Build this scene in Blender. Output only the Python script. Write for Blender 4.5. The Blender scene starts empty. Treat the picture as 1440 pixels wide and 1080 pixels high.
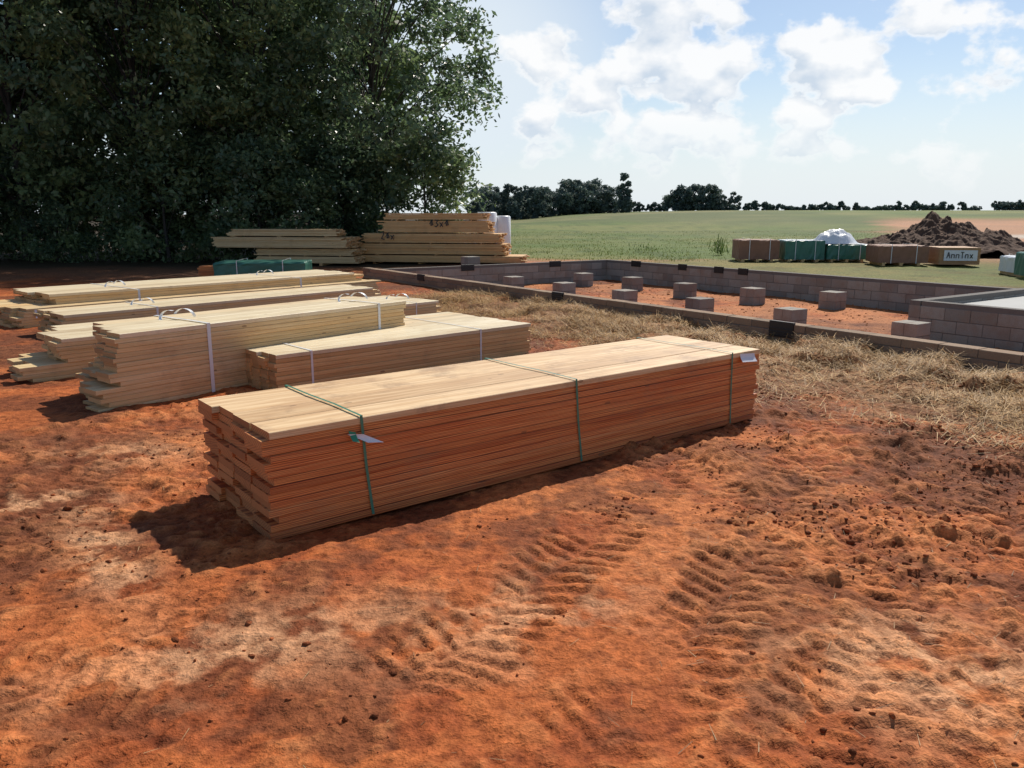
import bpy, math, random
import numpy as np
from mathutils import Vector
random.seed(7)
RNG=np.random.default_rng(11)
scene=bpy.context.scene

# ------------------------------------------------------------------ helpers
def smooth(a,b,x):
    t=np.clip((x-a)/(b-a),0,1); return t*t*(3-2*t)
_tabs={}
def vnoise(x,y,seed=0):
    if seed not in _tabs: _tabs[seed]=np.random.default_rng(seed+100).random((256,256))
    T=_tabs[seed]
    xi=np.floor(x).astype(int); yi=np.floor(y).astype(int)
    fx=x-xi; fy=y-yi
    fx=fx*fx*(3-2*fx); fy=fy*fy*(3-2*fy)
    x0=xi&255; x1=(xi+1)&255; y0=yi&255; y1=(yi+1)&255
    return (T[x0,y0]*(1-fx)+T[x1,y0]*fx)*(1-fy)+(T[x0,y1]*(1-fx)+T[x1,y1]*fx)*fy
def fbm(x,y,seed=0,oct=4,gain=.5):
    s=0;a=1;n=0
    for i in range(oct):
        c,sn=math.cos(.7*i),math.sin(.7*i)
        s=s+a*vnoise((x*c-y*sn)*2**i+17*i,(x*sn+y*c)*2**i+9*i,seed+i); n+=a; a*=gain
    return s/n

def set_attr(me,name,typ,data):
    at=me.attributes.new(name,typ,'POINT')
    if typ=='FLOAT': at.data.foreach_set('value',np.asarray(data,dtype=np.float32).ravel())
    elif typ=='FLOAT_VECTOR': at.data.foreach_set('vector',np.asarray(data,dtype=np.float32).ravel())
    elif typ=='FLOAT_COLOR': at.data.foreach_set('color',np.asarray(data,dtype=np.float32).ravel())

def np_mesh(name,V,F,mats,midx=None,attrs=None,smooth_sh=False):
    me=bpy.data.meshes.new(name)
    V=np.asarray(V,dtype=np.float32); F=np.asarray(F,dtype=np.int32)
    me.vertices.add(len(V)); me.vertices.foreach_set('co',V.ravel())
    k=F.shape[1]
    me.loops.add(F.size); me.loops.foreach_set('vertex_index',F.ravel())
    me.polygons.add(len(F)); me.polygons.foreach_set('loop_start',np.arange(0,F.size,k,dtype=np.int32))
    for m in mats: me.materials.append(m)
    if midx is not None: me.polygons.foreach_set('material_index',np.asarray(midx,dtype=np.int32))
    me.update(calc_edges=True); me.validate()
    if smooth_sh: me.polygons.foreach_set('use_smooth',np.ones(len(F),dtype=bool))
    if attrs:
        for n,(t,d) in attrs.items(): set_attr(me,n,t,d)
    return me

def add_obj(name,me,loc=(0,0,0),parent=None,rotz=0,scale=None):
    o=bpy.data.objects.new(name,me); scene.collection.objects.link(o)
    o.location=loc; o.rotation_euler[2]=rotz
    if scale: o.scale=scale
    if parent is not None:
        o.parent=parent; o.location=Vector(loc)-parent.location
    return o

class MB:
    """polygon soup builder in world coordinates"""
    def __init__(s): s.v=[];s.f=[];s.m=[];s.wc=[];s.bc=[]
    def add(s,vs,fs,mi=0,wc=None,bc=0.):
        b=len(s.v); s.v+= [tuple(p) for p in vs]
        s.f+=[tuple(b+i for i in f) for f in fs]
        s.m+= ([mi]*len(fs) if isinstance(mi,int) else list(mi))
        s.wc+= [tuple(p) for p in (wc if wc is not None else vs)]
        s.bc+=[bc]*len(vs)
    def box(s,o,ax,ay,L,W,z0,z1,ch=0.0,mi=0,bc=None,woff=None,endmi=None):
        if bc is None: bc=random.random()
        if woff is None: woff=(random.random()*40,random.random()*40,random.random()*40)
        c=ch
        if c>0: sec=[(c,0),(W-c,0),(W,c),(W,z1-z0-c),(W-c,z1-z0),(c,z1-z0),(0,z1-z0-c),(0,c)]
        else: sec=[(0,0),(W,0),(W,z1-z0),(0,z1-z0)]
        n=len(sec); vs=[];wc=[]
        for x in (0,L):
            for (y,z) in sec:
                vs.append((o[0]+ax[0]*x+ay[0]*y,o[1]+ax[1]*x+ay[1]*y,z0+z)); wc.append((x+woff[0],y+woff[1],z+woff[2]))
        fs=[(i,(i+1)%n,n+(i+1)%n,n+i) for i in range(n)]
        fs.append(tuple(range(n-1,-1,-1))); fs.append(tuple(range(n,2*n)))
        e=mi if endmi is None else endmi
        s.add(vs,fs,[mi]*n+[e,e],wc,bc)
    def tube(s,pts,rad,n=6,mi=0):
        vs=[];fs=[]
        P=[Vector(p) for p in pts]
        for i,p in enumerate(P):
            d=(P[min(i+1,len(P)-1)]-P[max(i-1,0)]).normalized()
            a=d.orthogonal().normalized(); b=d.cross(a)
            for k in range(n):
                t=2*math.pi*k/n; vs.append(p+(a*math.cos(t)+b*math.sin(t))*rad[i])
        for i in range(len(P)-1):
            for k in range(n): fs.append((i*n+k,i*n+(k+1)%n,(i+1)*n+(k+1)%n,(i+1)*n+k))
        s.add(vs,fs,mi)
    def quad(s,a,b,c,d,mi=0): s.add([a,b,c,d],[(0,1,2,3)],mi)
    def obj(s,name,mats,parent=None,sm=False):
        V=np.array(s.v); c=V.mean(0); c[2]=V[:,2].min()
        me=bpy.data.meshes.new(name); me.from_pydata([tuple(p) for p in (V-c)],[],s.f)
        for m in mats: me.materials.append(m)
        me.polygons.foreach_set('material_index',np.array(s.m,dtype=np.int32))
        if sm: me.polygons.foreach_set('use_smooth',np.ones(len(s.f),dtype=bool))
        me.update()
        set_attr(me,'wc','FLOAT_VECTOR',s.wc); set_attr(me,'bc','FLOAT',s.bc)
        return add_obj(name,me,tuple(c),parent)

# node helpers
def newmat(name):
    m=bpy.data.materials.new(name); m.use_nodes=True
    nt=m.node_tree; nt.nodes.clear()
    out=nt.nodes.new('ShaderNodeOutputMaterial'); bs=nt.nodes.new('ShaderNodeBsdfPrincipled')
    nt.links.new(bs.outputs[0],out.inputs[0])
    return m,nt,bs,out
def N(nt,t,**kw):
    n=nt.nodes.new(t)
    for k,v in kw.items(): setattr(n,k,v)
    return n
def mix(nt,fac,a,b,blend='MIX'):
    n=N(nt,'ShaderNodeMix',data_type='RGBA',blend_type=blend)
    for s,v in ((0,fac),(6,a),(7,b)):
        if isinstance(v,bpy.types.NodeSocket): nt.links.new(v,n.inputs[s])
        elif isinstance(v,(int,float)): n.inputs[s].default_value=v
        else: n.inputs[s].default_value=(*v,1) if len(v)==3 else v
    return n.outputs[2]
def math_(nt,op,a,b=None,clamp=False):
    n=N(nt,'ShaderNodeMath',operation=op,use_clamp=clamp)
    for i,v in enumerate((a,b)):
        if v is None: continue
        if isinstance(v,bpy.types.NodeSocket): nt.links.new(v,n.inputs[i])
        else: n.inputs[i].default_value=v
    return n.outputs[0]
def maprange(nt,v,a,b,c=0.,d=1.):
    mr=N(nt,'ShaderNodeMapRange',interpolation_type='SMOOTHSTEP'); nt.links.new(v,mr.inputs[0])
    for i,k in enumerate((a,b,c,d)): mr.inputs[i+1].default_value=k
    return mr.outputs[0]
def noise(nt,vec,scale,detail=4,rough=.5,sc=None,dist=0):
    if sc:
        mp=N(nt,'ShaderNodeMapping'); mp.inputs['Scale'].default_value=sc
        nt.links.new(vec,mp.inputs[0]); vec=mp.outputs[0]
    n=N(nt,'ShaderNodeTexNoise'); nt.links.new(vec,n.inputs['Vector'])
    n.inputs['Scale'].default_value=scale; n.inputs['Detail'].default_value=detail
    n.inputs['Roughness'].default_value=rough; n.inputs['Distortion'].default_value=dist
    return n.outputs['Fac']
def ramp(nt,fac,stops):
    r=N(nt,'ShaderNodeValToRGB'); nt.links.new(fac,r.inputs[0])
    el=r.color_ramp.elements
    while len(el)<len(stops): el.new(.5)
    for e,(p,c) in zip(el,stops): e.position=p; e.color=(*c,1) if len(c)==3 else c
    return r.outputs[0]
def attr(nt,name): return N(nt,'ShaderNodeAttribute',attribute_name=name)
def bump(nt,bs,h,strength=.4,dist=.01):
    b=N(nt,'ShaderNodeBump'); b.inputs['Strength'].default_value=strength; b.inputs['Distance'].default_value=dist
    nt.links.new(h,b.inputs['Height']); nt.links.new(b.outputs[0],bs.inputs['Normal']); return b
def simple(name,col,rough=.7,var=.25,nscale=8,bmp=.2):
    m,nt,bs,_=newmat(name)
    g=N(nt,'ShaderNodeNewGeometry').outputs['Position']
    n=noise(nt,g,nscale,4,.6)
    c=mix(nt,n,tuple(x*(1-var) for x in col),tuple(min(1,x*(1+var)) for x in col))
    nt.links.new(c,bs.inputs['Base Color']); bs.inputs['Roughness'].default_value=rough
    if bmp: bump(nt,bs,noise(nt,g,nscale*5,3),bmp,.01)
    return m

# ------------------------------------------------------------------ materials
def wood_mat(name,lo,hi,dark,rough=.6,tints=None,grain=.45,dirtamt=.3):
    m,nt,bs,_=newmat(name)
    wc=attr(nt,'wc').outputs['Vector']; bc=attr(nt,'bc').outputs['Fac']
    n1=noise(nt,wc,1.0,4,.6,(1.4,26,60),.8)
    n2=noise(nt,wc,1.0,3,.5,(5,130,200))
    rings=N(nt,'ShaderNodeTexWave',wave_type='BANDS',bands_direction='Z')
    mp=N(nt,'ShaderNodeMapping'); mp.inputs['Scale'].default_value=(.5,7,14); nt.links.new(wc,mp.inputs[0]); nt.links.new(mp.outputs[0],rings.inputs[0])
    rings.inputs['Scale'].default_value=2.6; rings.inputs['Distortion'].default_value=11; rings.inputs['Detail'].default_value=2; rings.inputs['Detail Scale'].default_value=.7
    n1c=maprange(nt,n1,.32,.68)
    base=mix(nt,n1c,lo,hi)
    base=mix(nt,math_(nt,'MULTIPLY',math_(nt,'POWER',rings.outputs['Fac'],2.5),grain*1.5,True),base,dark)
    base=mix(nt,math_(nt,'MULTIPLY',n2,.3),base,dark)
    tint=ramp(nt,bc,tints or [(0,(.76,.70,.64)),(.35,(.95,.93,.9)),(.7,(1,1,1)),(1,(1.0,.88,.76))])
    base=mix(nt,.9,base,tint,'MULTIPLY')
    vo=N(nt,'ShaderNodeTexVoronoi'); mp2=N(nt,'ShaderNodeMapping'); mp2.inputs['Scale'].default_value=(1.6,4,4)
    nt.links.new(wc,mp2.inputs[0]); nt.links.new(mp2.outputs[0],vo.inputs['Vector']); vo.inputs['Scale'].default_value=1.6
    kn=math_(nt,'LESS_THAN',vo.outputs['Distance'],.07)
    base=mix(nt,math_(nt,'MULTIPLY',kn,.6),base,(.16,.07,.03))
    g=N(nt,'ShaderNodeNewGeometry').outputs['Position']
    dirt=math_(nt,'MULTIPLY',maprange(nt,noise(nt,g,3,6,.7),.50,.72),dirtamt)
    base=mix(nt,dirt,base,(.28,.16,.09))
    nt.links.new(base,bs.inputs['Base Color']); bs.inputs['Roughness'].default_value=rough
    bump(nt,bs,n2,.3,.002)
    return m
def end_mat(name,col,dark):
    m,nt,bs,_=newmat(name)
    wc=attr(nt,'wc').outputs['Vector']; bc=attr(nt,'bc').outputs['Fac']
    w=N(nt,'ShaderNodeTexWave',wave_type='RINGS',rings_direction='X'); nt.links.new(wc,w.inputs[0])
    w.inputs['Scale'].default_value=22; w.inputs['Distortion'].default_value=2
    c=mix(nt,math_(nt,'MULTIPLY',w.outputs['Fac'],.5),col,dark)
    c=mix(nt,.9,c,ramp(nt,bc,[(0,(.5,.45,.4)),(.5,(.9,.85,.8)),(1,(1,1,1))]),'MULTIPLY')
    c=mix(nt,math_(nt,'MULTIPLY',noise(nt,wc,25,4),.35),c,dark)
    nt.links.new(c,bs.inputs['Base Color']); bs.inputs['Roughness'].default_value=.85
    return m
wood_red=wood_mat('red_pine',(.72,.22,.055),(.95,.44,.15),(.28,.06,.018),
    tints=[(0,(.68,.52,.42)),(.25,(1,.85,.75)),(.5,(1,1,1)),(.75,(1,.78,.60)),(1,(.88,.95,.9))],grain=.65,dirtamt=.3)
wood_top=wood_mat('weathered_pine_top',(.68,.44,.22),(.88,.66,.39),(.50,.28,.13),grain=.35,dirtamt=.65)
wood_yel=wood_mat('yellow_pine',(.74,.46,.18),(.89,.64,.32),(.48,.24,.08))
wood_pale=wood_mat('pale_pine',(.74,.53,.25),(.89,.73,.44),(.48,.30,.13))
wood_light=wood_mat('sunlit_pine_top',(.84,.70,.45),(.94,.85,.63),(.60,.44,.25),grain=.3,dirtamt=.25,rough=.42)  # brighter pine for stack tops, with the sun's glare put into the colour
end_red=end_mat('red_pine_end',(.74,.30,.10),(.24,.075,.03))
end_yel=end_mat('yellow_pine_end',(.68,.43,.20),(.36,.2,.09))
strap_green=simple('green_strap',(.06,.22,.15),.35,.1,30,0)
strap_white=simple('white_strap',(.75,.77,.78),.35,.05,30,0)
paper=simple('paper_tag',(.72,.73,.77),.6,.06,30,0)
ink=simple('black_paint',(.045,.04,.035),.6,.1,30,0)
green_ink=simple('green_ink',(.03,.25,.14),.6,.1,30,0)
wrap_green=simple('green_wrap',(.03,.15,.11),.4,.35,5,.3)
wrap_white=simple('white_plastic_wrap',(.78,.80,.82),.3,.08,6,.5)
osb=simple('osb_panel',(.42,.24,.12),.7,.35,14,.3)
brownpack=simple('brown_package',(.26,.13,.08),.7,.25,6,.2)
vent_m=simple('black_vent',(.015,.015,.017),.5,.2,10,0)
slab_m=simple('concrete_slab',(.45,.45,.43),.85,.12,2,.2)
trunk_m=simple('bark',(.05,.045,.04),.9,.4,9,0)

def block_mat(name,col,stc=(.26,.15,.09),sa=.45):
    m,nt,bs,_=newmat(name)
    bc=attr(nt,'bc').outputs['Fac']
    g=N(nt,'ShaderNodeNewGeometry').outputs['Position']
    c=mix(nt,noise(nt,g,60,3,.7),tuple(x*.7 for x in col),tuple(x*1.3 for x in col))
    c=mix(nt,.9,c,ramp(nt,bc,[(0,(.62,.61,.60)),(.5,(.92,.91,.9)),(1,(1.0,.98,.95))]),'MULTIPLY')
    stn=maprange(nt,noise(nt,g,2.2,6,.7),.42,.68)
    c=mix(nt,math_(nt,'MULTIPLY',stn,sa),c,stc)
    nt.links.new(c,bs.inputs['Base Color']); bs.inputs['Roughness'].default_value=.92
    bump(nt,bs,noise(nt,g,90,3,.7),.5,.006)
    return m
block_m=block_mat('concrete_block',(.34,.325,.29))
brick_m=block_mat('brown_brick',(.30,.21,.14))
mortar_m=simple('mortar',(.16,.145,.13),.95,.2,20,0)

# ------------------------------------------------------------------ layout constants
O=np.array([-3.8,20.6]); A=np.array([.563,-.826]); A/=np.linalg.norm(A); B=np.array([-A[1],A[0]])
def st(x,y): return (x-O[0])*A[0]+(y-O[1])*A[1],(x-O[0])*B[0]+(y-O[1])*B[1]
def pt(s,t): return (O[0]+A[0]*s+B[0]*t,O[1]+A[1]*s+B[1]*t)
FL=19.0; FW=8.2; FLOOR=-.42; TOP=.23
GS,GT=11.93,4.37

def seg_coords(x,y,pts):
    best=np.full(x.shape,1e9); S=np.zeros(x.shape); D=np.full(x.shape,1e9); acc=0
    for (x0,y0),(x1,y1) in zip(pts[:-1],pts[1:]):
        L=math.hypot(x1-x0,y1-y0); dx,dy=(x1-x0)/L,(y1-y0)/L
        s=(x-x0)*dx+(y-y0)*dy; sc=np.clip(s,0,L)
        d=np.hypot(x-(x0+dx*sc),y-(y0+dy*sc)); sg=np.sign((x-x0)*dy-(y-y0)*dx)
        m=d<best; best=np.where(m,d,best); S=np.where(m,acc+sc,S); D=np.where(m,d*sg,D); acc+=L
    return S,D
def arc(p0,p1,p2,n=9):
    r=[]
    for i in range(n+1):
        t=i/n; r.append(((1-t)**2*p0[0]+2*t*(1-t)*p1[0]+t*t*p2[0],(1-t)**2*p0[1]+2*t*(1-t)*p1[1]+t*t*p2[1]))
    return r
TRACKS=[(arc((-5.0,4.0),(-2.4,2.9),(.9,1.2)),.22,.6,.095),
        (arc((-2.4,5.4),(-2.9,3.6),(-1.5,1.2)),.21,.5,.10),
        (arc((4.8,5.6),(2.4,4.3),(.2,1.2)),.24,.62,.10),
        (arc((1.5,6.6),(.9,4.0),(-1.3,1.3)),.24,.66,.10),
        (arc((2.5,6.6),(1.6,3.8),(-.5,1.2)),.24,.66,.105),
        (arc((4.2,6.6),(2.6,3.9),(1.0,1.2)),.26,.66,.11),
        (arc((.9,5.6),(2.0,3.8),(1.75,1.2)),.24,.64,.10)]

def terrain(x,y,full=True):
    s,t=st(x,y)
    hill=smooth(45,160,y)*(.9+1.25*smooth(-5,45,x))*(1-.6*smooth(260,500,y))
    hill=hill-.9*smooth(0,1,smooth(60,160,y)*(1-smooth(-5,20,x)))
    z=hill+(fbm(x*.12,y*.12,3,3)-.5)*.12*smooth(8,40,np.hypot(x,y))
    near=1-smooth(14,40,y)
    z=z+(fbm(x*.9,y*.9,5,3)-.5)*.07*near
    inside=(smooth(.07,.13,t)*(1-smooth(FW-.13,FW-.07,t))*smooth(.07,.13,s)*(1-smooth(FL-.1,FL,s)))
    z=z*(1-inside)+inside*(FLOOR+(fbm(x*1.1,y*1.1,8,4)-.5)*.10)
    if full:
        nz=1-smooth(7,13,y)
        rough=smooth(.38,.62,fbm(x*.45+3,y*.45,21,3)+.10*smooth(-.5,2,x))
        z=z+(fbm(x*5,y*5,31,4,.6)-.5)*.042*(.4+.7*rough)*(1-inside)*(.3+.7*near)
        fade=smooth(.31,.50,fbm(x*1.3+9,y*1.3+4,51,4,.6)+.04*smooth(-1.2,1.5,x))
        tr=np.zeros(x.shape); cov=np.zeros(x.shape)
        for k,(pl,w,amp,pitch) in enumerate(TRACKS):
            S,D=seg_coords(x,y,pl)
            S=S+(fbm(x*3,y*3,61+k,2)-.5)*.10; Dj=D+(fbm(x*2.2,y*2.2,71+k,2)-.5)*.08
            m=1-smooth(w-.04,w+.03,np.abs(Dj))
            ph=S/pitch+np.abs(Dj)*3.0+(Dj>0)*.5
            q=np.abs((ph%1)-.5)*2
            ruf=fbm(x*10,y*10,81+k,3)
            lug=smooth(.26,.46,q+(ruf-.5)*1.3)
            gap=smooth(.01,.04,np.abs(Dj))
            hgt=amp*(-.014+.030*lug*(.5+.5*gap)*(.6+.8*ruf))
            fk=np.clip(fade*smooth(.28,.5,fbm(x*2.6+k*5,y*2.6,55+k,3)),0,1)
            mm=m*(.08+.92*fk)
            tr=tr*(1-mm)+hgt*mm; cov=np.maximum(cov,m*fk)
            rim=np.exp(-((np.abs(Dj)-w-.03)/.035)**2); tr=tr+rim*.018*amp*fbm(x*5,y*5,91+k,3)*(1-cov*.5)*fade
        z=z+tr*nz
        lum=fbm(x*9,y*9,41,3,.6); lump=np.maximum(0,lum-.48)
        z=z+lump*.11*nz*(.25+.75*rough)*(1-.7*cov)
        fine=fbm(x*12,y*12,45,3,.6); z=z+(smooth(.45,.52,fine)-.5)*.009*nz*(.5+.5*rough)*(1-.6*cov)
        rid=1-np.abs(fbm(x*7,y*7,47,3,.55)*2-1); z=z-smooth(.93,1.0,rid)*.010*nz*(.5+.5*rough)
        z=z+np.maximum(0,fbm(x*2.2,y*2.2,33,4,.6)-.58)*.4*smooth(.3,2.3,x+ (y-3)*.2)*(1-smooth(6.5,8.5,y))*(1-smooth(-1.7,-1.2,t))*smooth(2.6,3.6,y)
        z=z+smooth(-2.4,-.8,t)*(1-smooth(-.15,0,t))*smooth(4,8,s)*.12*smooth(.3,.7,fbm(x*2.2,y*2.2,95,4))
    return z
def tz(x,y): return float(terrain(np.array([float(x)]),np.array([float(y)]))[0])

# ------------------------------------------------------------------ ground sheet
def grow(a,step,g,end):
    r=[];x=a;s=step
    while abs(x-a)<abs(end-a): s*=g; x+= s if end>a else -s; r.append(x)
    return r
xs=np.concatenate([np.array(grow(-13,.1,1.13,-900))[::-1],np.arange(-13,-3.5,.08),np.arange(-3.5,-2.,.018),np.arange(-2.,2.4,.0125),np.arange(2.4,4.6,.018),np.arange(4.6,13,.08),np.array(grow(13,.1,1.12,900))])
ys=np.concatenate([np.array(grow(1.6,.1,1.25,-60))[::-1],np.arange(1.6,4.2,.0125),np.arange(4.2,6.0,.018),np.arange(6.0,7.6,.025),np.arange(7.6,10,.045),np.arange(10,27,.08),np.array(grow(27,.1,1.07,1400))])
X,Y=np.meshgrid(xs,ys); nx,ny=len(xs),len(ys)
x=X.ravel();y=Y.ravel()
z=terrain(x,y)
s,t=st(x,y)
V=np.stack([x,y,z],1)
i=np.arange(nx-1)[None,:]; j=np.arange(ny-1)[:,None]; a=(j*nx+i).ravel()
F=np.stack([a,a+1,a+1+nx,a+nx],1)
def lerp(c1,c2,f): f=f[:,None]; return c1*(1-f)+np.asarray(c2)*f
col=np.tile(np.array([.46,.128,.036]),(len(x),1))
n1=fbm(x*.7,y*.7,201,5,.6); n2=fbm(x*3,y*3,211,4,.6); n3=fbm(x*.35+5,y*.35,221,3)
col=lerp(col,[.58,.20,.066],smooth(.47,.72,n1)*.7)
col=lerp(col,[.31,.073,.022],smooth(.48,.68,n2)*.75)
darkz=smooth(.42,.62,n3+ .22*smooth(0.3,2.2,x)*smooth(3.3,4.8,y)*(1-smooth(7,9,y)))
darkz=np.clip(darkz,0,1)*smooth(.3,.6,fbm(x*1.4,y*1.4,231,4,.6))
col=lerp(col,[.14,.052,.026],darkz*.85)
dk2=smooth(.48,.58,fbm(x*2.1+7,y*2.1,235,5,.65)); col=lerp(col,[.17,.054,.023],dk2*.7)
def patch(cx,cy,rx,ry,ang):
    c,sn=math.cos(ang),math.sin(ang); u=((x-cx)*c+(y-cy)*sn)/rx; v=(-(x-cx)*sn+(y-cy)*c)/ry
    return np.exp(-(u*u+v*v))
pl=patch(-1.95,3.6,.5,.14,-.9)+patch(-2.9,4.3,.6,.2,0)+.6*patch(-1.0,2.75,.6,.25,.4)+.5*patch(.1,3.0,.5,.3,.7)+.7*patch(1.5,2.6,.5,.4,0)+.5*patch(-2.6,5.2,.5,.3,0)
col=lerp(col,[.74,.40,.21],np.clip(pl*smooth(.40,.58,fbm(x*5,y*5,241,4,.65))*1.2,0,.75))
zrel=z-terrain(x,y,False)  # light crests and dark hollows: relief shading painted into the colour for tread contrast
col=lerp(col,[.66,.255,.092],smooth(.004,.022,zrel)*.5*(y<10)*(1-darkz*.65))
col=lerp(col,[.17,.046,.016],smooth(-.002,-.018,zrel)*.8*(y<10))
sw=smooth(-2.6,-1.2,t+.35*(s>12)+ (n2-.5)*1.4)*(1-smooth(-.05,.1,t))*smooth(4,8,s)
col=lerp(col,[.33,.18,.08],np.clip(sw,0,1)*.75)
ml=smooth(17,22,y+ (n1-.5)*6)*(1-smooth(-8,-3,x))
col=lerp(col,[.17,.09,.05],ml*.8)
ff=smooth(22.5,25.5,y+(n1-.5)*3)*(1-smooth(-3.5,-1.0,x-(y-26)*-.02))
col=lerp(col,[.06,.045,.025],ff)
gn=fbm(x*.12,y*.12,301,4,.6); gn2=fbm(x*.9,y*.9,311,4,.6)
g=smooth(27.0,29.5,y+(gn2-.5)*3)
g=np.maximum(g, smooth(.5,1.6,t-FW+(gn2-.5)*1.5)*smooth(1,4,s+4)*smooth(15,19,y)*.85)
g=g*(1-ff)
g=g*(1-smooth(0,3,x-(17.0+(y-38)*.43)+(gn-.5)*10)*smooth(24,30,y)*(1-smooth(85,105,y)))
gc=lerp(np.tile(np.array([.115,.170,.035]),(len(x),1)),[.19,.205,.06],smooth(.35,.7,gn))
gc=lerp(gc,[.065,.105,.025],smooth(.5,.75,gn2)*.7)
gc=lerp(gc,[.22,.20,.09],smooth(.45,.62,fbm(x*.05,y*.02+3,321,3))*smooth(50,120,y)*.6)
gc=lerp(gc,[.08,.12,.035],smooth(.5,.65,fbm(x*.03+9,y*.08+3,331,4,.6))*smooth(45,80,y)*.7)
fard=smooth(24,30,y)
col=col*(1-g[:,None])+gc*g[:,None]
col=lerp(col,[.50,.29,.17],fard*(1-g)*(1-ff)*.75)
# pale gravel track crossing the bare slope
road=np.exp(-((y-(52+(x-28)*.35)+1.5*np.sin(x*.15))/3.2)**4)*smooth(24,29,x)
col=lerp(col,[.55,.50,.43],road*.85)
ins=(t>0)*(t<FW)*(s>0)*(y<27); col=lerp(col,[.60,.25,.10],ins*smooth(.35,.6,n1)*.6)
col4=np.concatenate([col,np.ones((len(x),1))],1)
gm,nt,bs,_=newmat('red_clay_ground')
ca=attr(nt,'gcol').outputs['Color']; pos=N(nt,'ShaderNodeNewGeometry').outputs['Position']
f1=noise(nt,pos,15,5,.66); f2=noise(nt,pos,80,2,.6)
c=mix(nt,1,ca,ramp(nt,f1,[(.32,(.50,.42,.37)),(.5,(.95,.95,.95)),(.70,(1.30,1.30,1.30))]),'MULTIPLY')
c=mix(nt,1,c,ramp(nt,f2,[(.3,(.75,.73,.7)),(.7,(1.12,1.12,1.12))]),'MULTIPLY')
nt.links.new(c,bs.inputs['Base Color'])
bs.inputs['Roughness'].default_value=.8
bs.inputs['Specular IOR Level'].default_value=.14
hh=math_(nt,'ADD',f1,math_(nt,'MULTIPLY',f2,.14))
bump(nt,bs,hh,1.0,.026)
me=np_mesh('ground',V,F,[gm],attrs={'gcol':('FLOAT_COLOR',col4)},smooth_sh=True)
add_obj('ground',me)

# ------------------------------------------------------------------ lumber stacks
def dirs(deg):
    a=math.radians(deg); return (math.cos(a),math.sin(a)),(-math.sin(a),math.cos(a))
def stack(name,c0,deg,nl,nc,L,mats,bt=.0385,bw=.236,z0=.0,skew=0.,lay=None,ej=.012,gap=.0012,yj=.002,parent=None,topmi=0):
    ax,ay=dirs(deg); mb=MB()
    for k in range(nl):
        s0,s1,ca,cb=(0,L,0,nc)
        if lay: s0,s1,ca,cb=lay(k)
        for j in range(ca,cb):
            off=j*bw*skew
            a0=s0+off+random.gauss(0,ej); a1=s1+random.gauss(0,ej)
            oy=j*bw+random.gauss(0,yj)
            o=(c0[0]+ax[0]*a0+ay[0]*oy,c0[1]+ax[1]*a0+ay[1]*oy)
            zb=z0+k*(bt+gap)
            mb.box(o,ax,ay,a1-a0,bw-.003,zb,zb+bt+random.uniform(-.0006,.0004),.003,topmi if k==nl-1 else 0,endmi=1)
    return mb.obj(name,mats,parent)
def strap(parent,c0,deg,sp,W,z0,H,mat,w=.018,name='strap',curl=False,e=.004,lean=0.0):
    ax,ay=dirs(deg); mb=MB()
    def P(s,yy,z): return (c0[0]+ax[0]*s+ay[0]*yy,c0[1]+ax[1]*s+ay[1]*yy,z)
    ring=[(-e,z0+.01,lean),(-e,z0+H*.5,lean*.4),(-e,z0+H+e,0),(W*.33,z0+H+e+.002,.006),(W*.66,z0+H+e+.002,-.005),(W+e,z0+H+e,0),(W+e,z0+.01,lean)]
    for (y0,za,la),(y1,zb,lb) in zip(ring[:-1],ring[1:]):
        mb.quad(P(sp+la,y0,za),P(sp+la+w,y0,za),P(sp+lb+w,y1,zb),P(sp+lb,y1,zb))
    if curl:
        for (ph,dirn,rr) in ((0,1,1.),(1.2,-1,.8)):
            n=14;yy=W*curl
            pts=[]
            for i in range(n+1):
                t=i/n; an=ph+t*3.6; r=(.045+.05*t)*rr
                pts.append((yy+dirn*(math.cos(an)*r-.05), z0+H+.05+math.sin(an)*r*.7, sp+.12*t*dirn))
            for (a_,b_,s_),(a2,b2,s2) in zip(pts[:-1],pts[1:]):
                mb.quad(P(s_,a_,b_),P(s_+.03,a_,b_),P(s2+.03,a2,b2),P(s2,a2,b2))
    return mb.obj(name,[mat],parent)
def tag(parent,c0,deg,s,yy,z,w,h,mat,name='tag',tilt=.2,off=.012):
    ax,ay=dirs(deg); mb=MB()
    def P(ss,o,zz): return (c0[0]+ax[0]*ss+ay[0]*(yy-o),c0[1]+ax[1]*ss+ay[1]*(yy-o),zz)
    n=4
    for i in range(n):
        t0=i/n;t1=(i+1)/n; b=lambda t: off+.03*t*t
        mb.quad(P(s+tilt*w*t0*2,b(t0),z-h*t0),P(s+w+tilt*w*t0*2,b(t0)+.01,z-h*t0-.01),P(s+w+tilt*w*t1*2,b(t1)+.01,z-h*t1-.01),P(s+tilt*w*t1*2,b(t1),z-h*t1))
    return mb.obj(name,[mat],parent)

# front stack
C1=(-1.19,3.75); D1=38.2
def lay1(k):
    if k<3: return (.02+random.uniform(-.03,.02),3.95,0,4)
    if k<6: return (.0+random.uniform(-.03,.03),3.97,0,4)
    return (0,3.98,0,4)
random.seed(3)
S1=stack('lumber_stack',C1,D1,14,4,3.98,[wood_red,end_red,wood_top],lay=lay1,ej=.016,z0=.005,yj=.004,topmi=2,bw=.24)
H1=14*.0397
for sp,ln in ((.50,.05),(2.02,.06),(3.62,.02)):
    strap(S1,C1,D1,sp,.96,.005,H1,strap_green,lean=ln,e=.009,w=.016)
tag(S1,C1,D1,.42,0,.485,.085,.055,paper,tilt=.6,off=.02)
tag(S1,C1,D1,.43,0,.50,.035,.05,green_ink,'tag_label',tilt=.1,off=.014)
tag(S1,C1,D1,3.72,0,.55,.17,.06,paper,'label',tilt=0,off=.010)
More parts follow.
